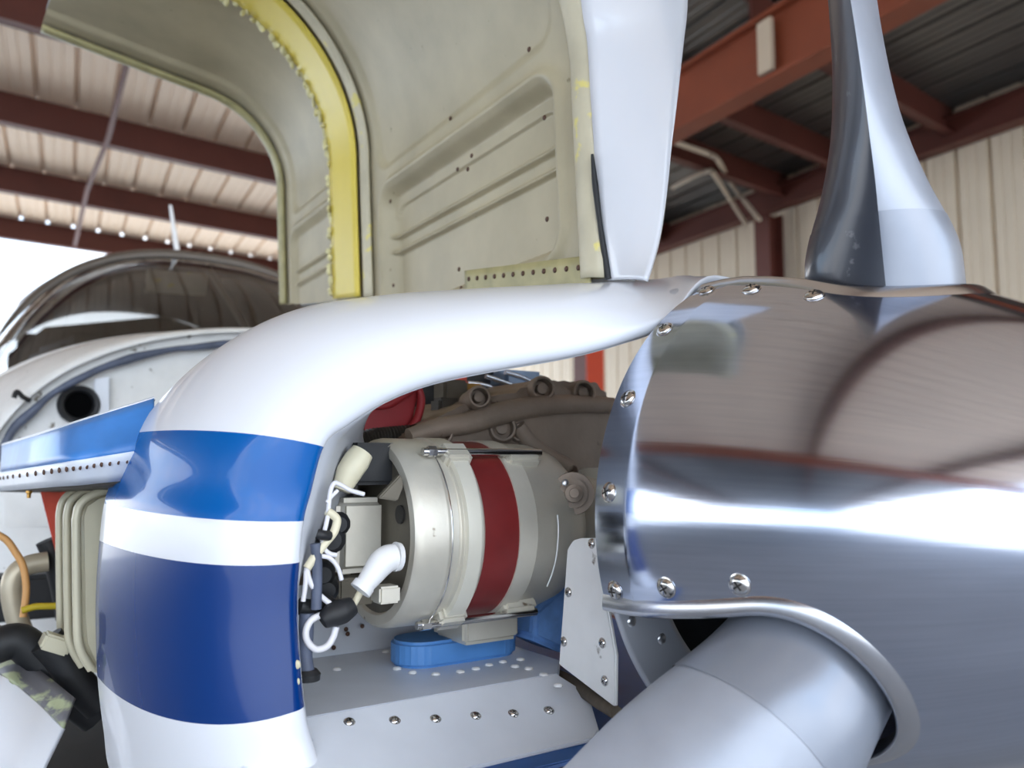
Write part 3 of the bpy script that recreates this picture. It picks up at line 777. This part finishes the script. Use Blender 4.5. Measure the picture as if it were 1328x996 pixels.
# ================================================================== ENGINE
eng = thing('engine', 'weathered grey brown piston engine inside the open cowling', 'engine', A(-.45, 0, -.3))
FCR = -.20
ol = [(548, 600), (520, 574), (545, 552), (585, 536), (612, 520), (645, 512), (683, 508), (697, 494), (716, 490), (738, 496), (770, 491), (788, 500), (797, 516), (800, 560), (800, 690), (760, 700), (720, 690), (640, 660)]
oc = [toA(onf(x, y, FCR)) for x, y in ol]
pts = [A(*p) for p in oc]
cc = slab('crankcase', pts, AD(-.22, 0, 0), 'crankcase', eng, .012, 4, 'cast grey brown crankcase')
tube('flange_ridge', [onf(x, y, FCR + .004) for x, y in ((530, 566), (565, 556), (610, 548), (650, 536), (690, 528), (740, 524), (795, 526))], [.007, .009, .010, .011, .010, .009, .008], 'crankcase', cc, 10)
tube('flange_ridge', [onf(x, y, FCR + .006) for x, y in ((672, 552), (690, 578), (715, 596), (738, 610), (750, 640), (748, 680))], [.007, .009, .009, .009, .01, .01], 'crankcase', cc, 10)
for (px, py, R) in ((620, 516, .0095), (702, 505, .011), (755, 510, .011), (650, 556, .012), (571, 562, .010), (672, 562, .008)):
    c = onf(px, py, FCR)
    b = revolve('bolt_boss', c, AD(1, .35, .12), [(-.03, R * 1.3), (.004, R * 1.15), (.007, R * 1.0), (.007, R * .85), (-.004, R * .8), (-.004, R * .5), (.004, R * .46), (.005, .001)], 'crankcase', cc, 20)
lug = revolve('mount_lug', onf(743, 640, -.105), AD(.8, .55, .05), [(-.05, .017), (-.004, .018), (.0, .0175), (.0, .012), (.004, .012), (.004, .0075), (.012, .0072), (.013, .004), (.017, .0038), (.017, .001)], 'crankcase', cc, 24)
put('cotter_rivet', RIVET, onf(733, 626, -.100), AD(.8, .5, .2), .003, cc)
# accessories on top
boxo('fitting', onf(585, 512, -.26), UF, UR, UZ, .012, .014, .014, 'alt_dark', eng, .003)
boxo('clamp', onf(600, 502, -.255), UF, UR, UZ, .004, .020, .004, 'brass', eng, .001)
boxo('fitting', onf(578, 530, -.25), UF, UR, UZ, .010, .012, .010, 'hose_grey', eng, .003)
for i, pt in enumerate([[(606, 497), (630, 500), (648, 508), (655, 516)], [(630, 488), (655, 496), (672, 502), (694, 503)], [(655, 483), (678, 490), (698, 500)], [(590, 506), (620, 504), (640, 512)]]):
    tube('fuel_line', [onf(x, y, -.30) for x, y in pt], .0028, 'chrome_tube', eng, 8)
boxo('fuel_manifold', onf(668, 494, -.32), UF, UR, UZ, .02, .026, .010, 'blue_steel', eng, .004)
slab('red_cap', [onf(x, y, -.31) for x, y in ((582, 494), (606, 486), (606, 496), (597, 499))], AD(-.01, 0, 0), 'red_baffle', eng, .001)
# red rubber flap
rp2 = [(470, 560), (472, 535), (478, 515), (500, 500), (535, 496), (560, 496), (546, 503), (541, 520), (536, 545), (528, 560)]
rf = slab('red_baffle_flap', [onf(x, y, -.235) for x, y in rp2], AD(-.006, 0, 0), 'red_rubber', eng, .002, 2, 'red rubber baffle flap under the nose cowl')
tube('fold', [onf(x, y, -.229) for x, y in ((486, 528), (505, 524), (525, 512), (541, 503), (546, 520), (540, 545), (528, 558))], [.002, .004, .004, .003, .004, .004, .003], 'red_rubber', rf, 8)
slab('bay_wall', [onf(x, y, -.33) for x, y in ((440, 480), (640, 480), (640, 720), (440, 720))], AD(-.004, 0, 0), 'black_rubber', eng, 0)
# ribbed hose above the alternator
hp = [onf(x, y, -.225) for x, y in ((448, 578), (480, 569), (515, 565), (548, 562))]
tube('ribbed_hose', cr(hp, 60), lambda t: .0075 + .0016 * sin(t * 2 * pi * 26), 'hose_grey', eng, 12, 1)
# blue painted casting next to the side plate
bc = slab('blue_bracket', [onf(x, y, -.17) for x, y in ((690, 830), (694, 790), (722, 765), (735, 668), (748, 660), (790, 662), (795, 850), (735, 850))], AD(-.05, 0, 0), 'blue_rough', eng, .006, 3, 'chipped blue bracket beside the alternator')
# beige ribbed covers, seen behind the nose cowl edge
for i, (f, dx, dy) in enumerate(((-.32, 16, 0), (-.40, 4, -4), (-.48, -6, -6))):
    o2 = [(98, 668), (104, 652), (122, 640), (150, 632), (170, 640), (170, 880), (140, 882), (118, 870), (103, 838), (100, 800)]
    k = slab('ribbed_cover', [onf(x + dx - 14, y + dy, f) for x, y in o2], AD(-.045, -.0, 0), 'beige_cover', eng, .008, 3)
    rim = [onf(x + dx - 14, y + dy, f + .002) for x, y in o2[:4]][::-1] + [onf(97 + dx - 14, 690 + dy, f + .002), onf(98 + dx - 14, 790 + dy, f + .002)] + [onf(x + dx - 14, y + dy, f + .002) for x, y in ((101, 838), (117, 868))]
    tube('rim', rim, .0035, 'beige_cover', k, 8, 4)
# clutter low in the bay
slab('red_baffle_strip', [onf(x, y, -.62) for x, y in ((52, 634), (96, 634), (84, 716), (74, 722))], AD(-.01, 0, 0), 'red_baffle', eng, .002)
tube('bent_tube', [onf(x, y, -.62) for x, y in ((62, 728), (40, 732), (22, 742), (15, 762), (20, 795), (32, 828))], .011, 'cream_tube', eng, 14)
tube('ignition_lead', [onf(x, y, -.58) for x, y in ((-10, 690), (8, 700), (20, 716), (30, 735), (34, 765), (30, 800))], .0036, 'orange_wire', eng, 8)
tube('ignition_lead', [onf(x, y, -.56) for x, y in ((28, 792), (45, 787), (65, 786), (85, 786))], .0035, 'yellow_wire', eng, 8)
tube('drain_hose', [onf(x, y, -.64) for x, y in ((62, 700), (72, 725), (82, 765), (88, 800))], .013, 'black_rubber', eng, 12)
tube('control_rod', [onf(x, y, -.5) for x, y in ((-10, 812), (20, 826), (44, 842))], .0035, 'chrome_tube', eng, 8)
tube('black_hose', [onf(x, y, -.46) for x, y in ((-5, 838), (25, 832), (55, 858), (90, 900), (125, 930))], .016, 'black_rubber', eng, 12)
tube('black_hose', [onf(x, y, -.44) for x, y in ((60, 830), (82, 855), (100, 885), (130, 915))], .015, 'black_rubber', eng, 12)
boxo('clamp_block', onf(72, 834, -.42), UF, AD(0, .9, .4).normalized(), AD(0, -.4, .9).normalized(), .012, .012, .007, 'beige_cover', eng, .002)
slab('green_tab', [onf(x, y, -.46) for x, y in ((36, 860), (48, 846), (57, 853), (45, 868))], AD(-.003, 0, 0), 'plate_green', eng, .0005)
slab('white_panel', [onf(x, y, -.95) for x, y in ((3, 640), (62, 640), (70, 684), (4, 684))], AD(-.01, 0, 0), 'white_dirty', eng, .002)
boxo('dark_unit', onf(60, 770, -.9), UF, UR, UZ, .03, .08, .03, 'black_rubber', eng, .006)
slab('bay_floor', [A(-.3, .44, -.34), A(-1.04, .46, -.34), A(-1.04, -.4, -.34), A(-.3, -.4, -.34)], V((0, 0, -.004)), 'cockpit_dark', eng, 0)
slab('cylinder_bank', [A(-.36, .36, .03), A(-.95, .36, .03), A(-.95, .36, -.22), A(-.36, .36, -.22)], AD(0, -.25, 0), 'crankcase', eng, .02)

# ================================================================== ALTERNATOR
alt = thing('alternator', 'grey metal alternator with a dark red band inside the inlet', 'alternator', A(-.17, .2, -.1))
AC = A(-.17, 0, -.0155); RA = .0735
def along(r0, prof): return [(r0 + x, R) for x, R in prof]
revolve('end_housing', AC, UR, [(.217, .05), (.217, RA), (.219, RA + .0015), (.236, RA + .0015), (.237, RA - .0005), (.2385, RA - .0005), (.2395, RA + .0005), (.268, RA + .0005), (.2725, RA - .0005), (.275, RA - .0025), (.2755, RA - .006), (.2750, RA - .010), (.272, RA - .012), (.271, .02)], 'alt_metal', alt, 72, 'silver rear housing')
revolve('stator_band', AC, UR, [(.184, RA - .004), (.1841, RA - .0012), (.218, RA - .0012), (.2181, RA - .004)], 'alt_red', alt, 72, 'dark red painted band')
revolve('drive_housing', AC, UR, [(.185, .05), (.185, RA), (.168, RA), (.166, RA - .0015), (.135, RA - .003), (.118, RA - .008), (.105, RA - .018), (.098, .045), (.06, .042), (.055, .05), (.03, .05)], 'alt_metal', alt, 72, 'silver drive end housing')
def apt(r, ang, R): # ang measured from forward (0) towards up (90)
    return A(-.17 + R * cos(radians(ang)), r, -.0155 + R * sin(radians(ang)))
def adir(ang): return AD(cos(radians(ang)), 0, sin(radians(ang)))
def lugs(ang, wide=.010):
    n = adir(ang); t = AD(-sin(radians(ang)), 0, cos(radians(ang)))
    boxo('bolt_lug', apt(.229, ang, RA + .001), UR, t, n, .012, wide, .008, 'alt_metal', alt, .003)
    boxo('bolt_lug', apt(.165, ang, RA + .000), UR, t, n, .016, wide * .8, .006, 'alt_metal', alt, .003)
    tube('through_bolt', [apt(.258, ang, RA + .006), apt(.148, ang, RA + .006)], .0032, 'steel', alt, 10, 1)
    revolve('nut', apt(.250, ang, RA + .006), UR, [(-.003, .0045), (.004, .0045), (.004, .001)], 'steel', alt, 6)
for a_ in (52, 172, 292, -58 + 0): 
    if a_ != 292: lugs(a_)
lugs(-112)
rows = []
for k in range(41):
    a_ = 60 - 124 * k / 40; wd = .0085 - .0025 * sin(pi * k / 40)
    rows.append([apt(.229 + wd * x, a_, RA + .0015 + (.0042 if abs(x) < .95 else 0)) for x in (-1, -.94, -.5, 0, .5, .94, 1)])
grid('retaining_strap', rows, 'alt_light', alt, angle=40)
tube('safety_wire', [apt(.247, a_, RA + .003) for a_ in (52, 40, 25, 10, -5, -20, -35, -50, -57)], .0006, 'steel', alt, 6, 4)
tube('safety_wire', [apt(.148, a_, RA + .000) for a_ in (10, 0, -15, -28, -38)], .0007, 'white_plastic', alt, 6, 4)
# rear face: recessed disc with slots, hub box, regulator block
fc = revolve('rear_face', AC, UR, [(.262, .0625), (.2725, .0625), (.2725, .025), (.2725, .001)], 'alt_dark', alt, 48, 'dark slotted rear face')
for a_ in (75, 20, -20):
    c = apt(.2735, a_, .046); revolve('vent_slot', c, UR, [(-.002, .007), (.0006, .007), (.0006, .001)], 'dark_slot', fc, 16)
hb = slab('bearing_box', [A(-.155, .27, .012), A(-.155, .27, -.045), A(-.215, .27, -.045), A(-.215, .27, .012)], AD(0, .04, 0), 'alt_metal', alt, .006, 3)
revolve('bearing_cap', A(-.183, .308, -.016), UR, [(0, .022), (.003, .022), (.004, .014), (.002, .013), (.002, .001)], 'alt_dark', hb, 28)
slab('bearing_hole', [A(-.183 + .006 * cos(k * pi / 8), .311, -.016 + .013 * sin(k * pi / 8)) for k in range(16)], AD(0, .0015, 0), 'bolt_brown', hb, 0)
boxo('regulator_block', A(-.165, .285, .038), UF, UR, UZ, .022, .018, .016, 'black_rubber', alt, .003)
for df, dh in ((-.01, .0), (.008, .004), (.006, -.009), (-.012, -.01)): revolve('terminal', A(-.165 + df, .303, .036 + dh), UR, [(0, .0045), (.004, .0045), (.004, .0025), (.010, .0024), (.010, .001)], 'steel', alt, 10)
slab('bracket_plate', [onf(x, y, -.108) for x, y in ((491, 646), (520, 615), (524, 630), (516, 650))], AD(-.006, 0, 0), 'alt_dark', alt, .001)
boxo('terminal_foot', onf(500, 770, -.105), UF, UR, UZ, .008, .008, .006, 'alt_metal', alt, .0015)
boxo('terminal_foot', onf(455, 765, -.16), UF, UR, UZ, .012, .014, .01, 'alt_dark', alt, .0015)
# pedestal and blue pad under it
slab('pedestal', [A(-.155, .20, HS + .02), A(-.155, .145, HS + .02), A(-.21, .145, HS + .02), A(-.21, .20, HS + .02)], V((0, 0, .045)), 'alt_metal', alt, .004, 3)
pad = slab('blue_pad', [A(f, r, HS) for f, r in stadium((-.205, .180), .034, .025)], V((0, 0, .021)), 'pad_blue', alt, .003, 3, 'thick blue rounded pad under the alternator')
# cream sleeve, boot, wires
tube('cream_sleeve', [onf(x, y, -.13) for x, y in ((470, 586), (462, 598), (452, 614), (443, 636))], [.0085, .0100, .0095, .0065], 'cream_plastic', alt, 14)
bt = onf(499, 728, -.085)
boot = tube('white_boot', [onf(x, y, -.085) for x, y in ((512, 722), (503, 724), (494, 731), (484, 744), (475, 756), (469, 764))], [.0088, .0092, .0092, .0080, .0068, .0066], 'white_plastic', alt, 18, label='white elbow boot on the alternator terminal')
tube('collar', [onf(x, y, -.085) for x, y in ((518, 722), (512, 722))], [.0095, .0102], 'white_plastic', boot, 18, 2)
tube('collar', [onf(x, y, -.085) for x, y in ((473, 758), (467, 766))], [.0076, .0078], 'white_plastic', boot, 18, 2)
FWI = -.095
WIRES = [([(472, 641), (455, 636), (440, 628), (433, 627), (428, 640), (425, 670), (420, 692), (418, 702)], .0016, 'wire_white'),
         ([(438, 636), (430, 644), (424, 652)], .0014, 'wire_white'),
         ([(424, 663), (432, 668), (437, 675), (433, 690), (422, 704), (408, 722), (398, 737)], .0030, 'cream_plastic'),
         ([(418, 702), (421, 712), (428, 718), (436, 720)], .0016, 'wire_white'),
         ([(416, 721), (428, 724), (438, 736), (443, 752)], .0016, 'wire_white'),
         ([(398, 736), (401, 752), (412, 769), (428, 783)], .0019, 'wire_white'),
         ([(397, 740), (396, 760), (393, 780)], .0016, 'wire_white'),
         ([(418, 797), (404, 804), (397, 818), (399, 832), (410, 842), (424, 838), (432, 826), (436, 813)], .0023, 'wire_white'),
         ([(469, 764), (463, 776), (456, 787)], .0024, 'cream_plastic'),
         ([(409, 705), (411, 735), (410, 790)], .0036, 'seal_rubber')]
for pts_, R, m_ in WIRES: tube('wire', [onf(x, y, FWI) for x, y in pts_], R, m_, alt, 8)
tube('wire_tie', [onf(411, 692, FWI + .003), onf(418, 694, FWI + .004), onf(427, 695, FWI + .002)], .0034, 'black_rubber', alt, 8)
tube('cable_clamp', [onf(x, y, FWI + .002) for x, y in ((418, 806), (430, 798), (445, 792), (458, 785))], [.005, .0082, .0085, .006], 'black_rubber', alt, 12)
tube('dark_hose', [onf(x, y, FWI - .01) for x, y in ((388, 786), (405, 788), (420, 780), (438, 800))], .0058, 'black_rubber', alt, 10)
tube('dark_hose', [onf(x, y, FWI - .006) for x, y in ((398, 795), (397, 820), (396, 850), (398, 872))], [.0048, .005, .0046, .0052], 'seal_rubber', alt, 10)
revolve('hose_foot', onf(399, 876, FWI - .006), V((0, 0, 1)), [(-.003, .008), (.001, .0085), (.004, .006), (.004, .001)], 'black_rubber', alt, 18)
for px, py, R in ((420, 745, .008), (430, 700, .010), (440, 680, .008), (425, 765, .008)):
    revolve('connector', onf(px, py, -.125), AD(1, .4, 0), [(-.02, R), (.0, R), (.004, R * .7), (.004, .001)], 'black_rubber', alt, 12)
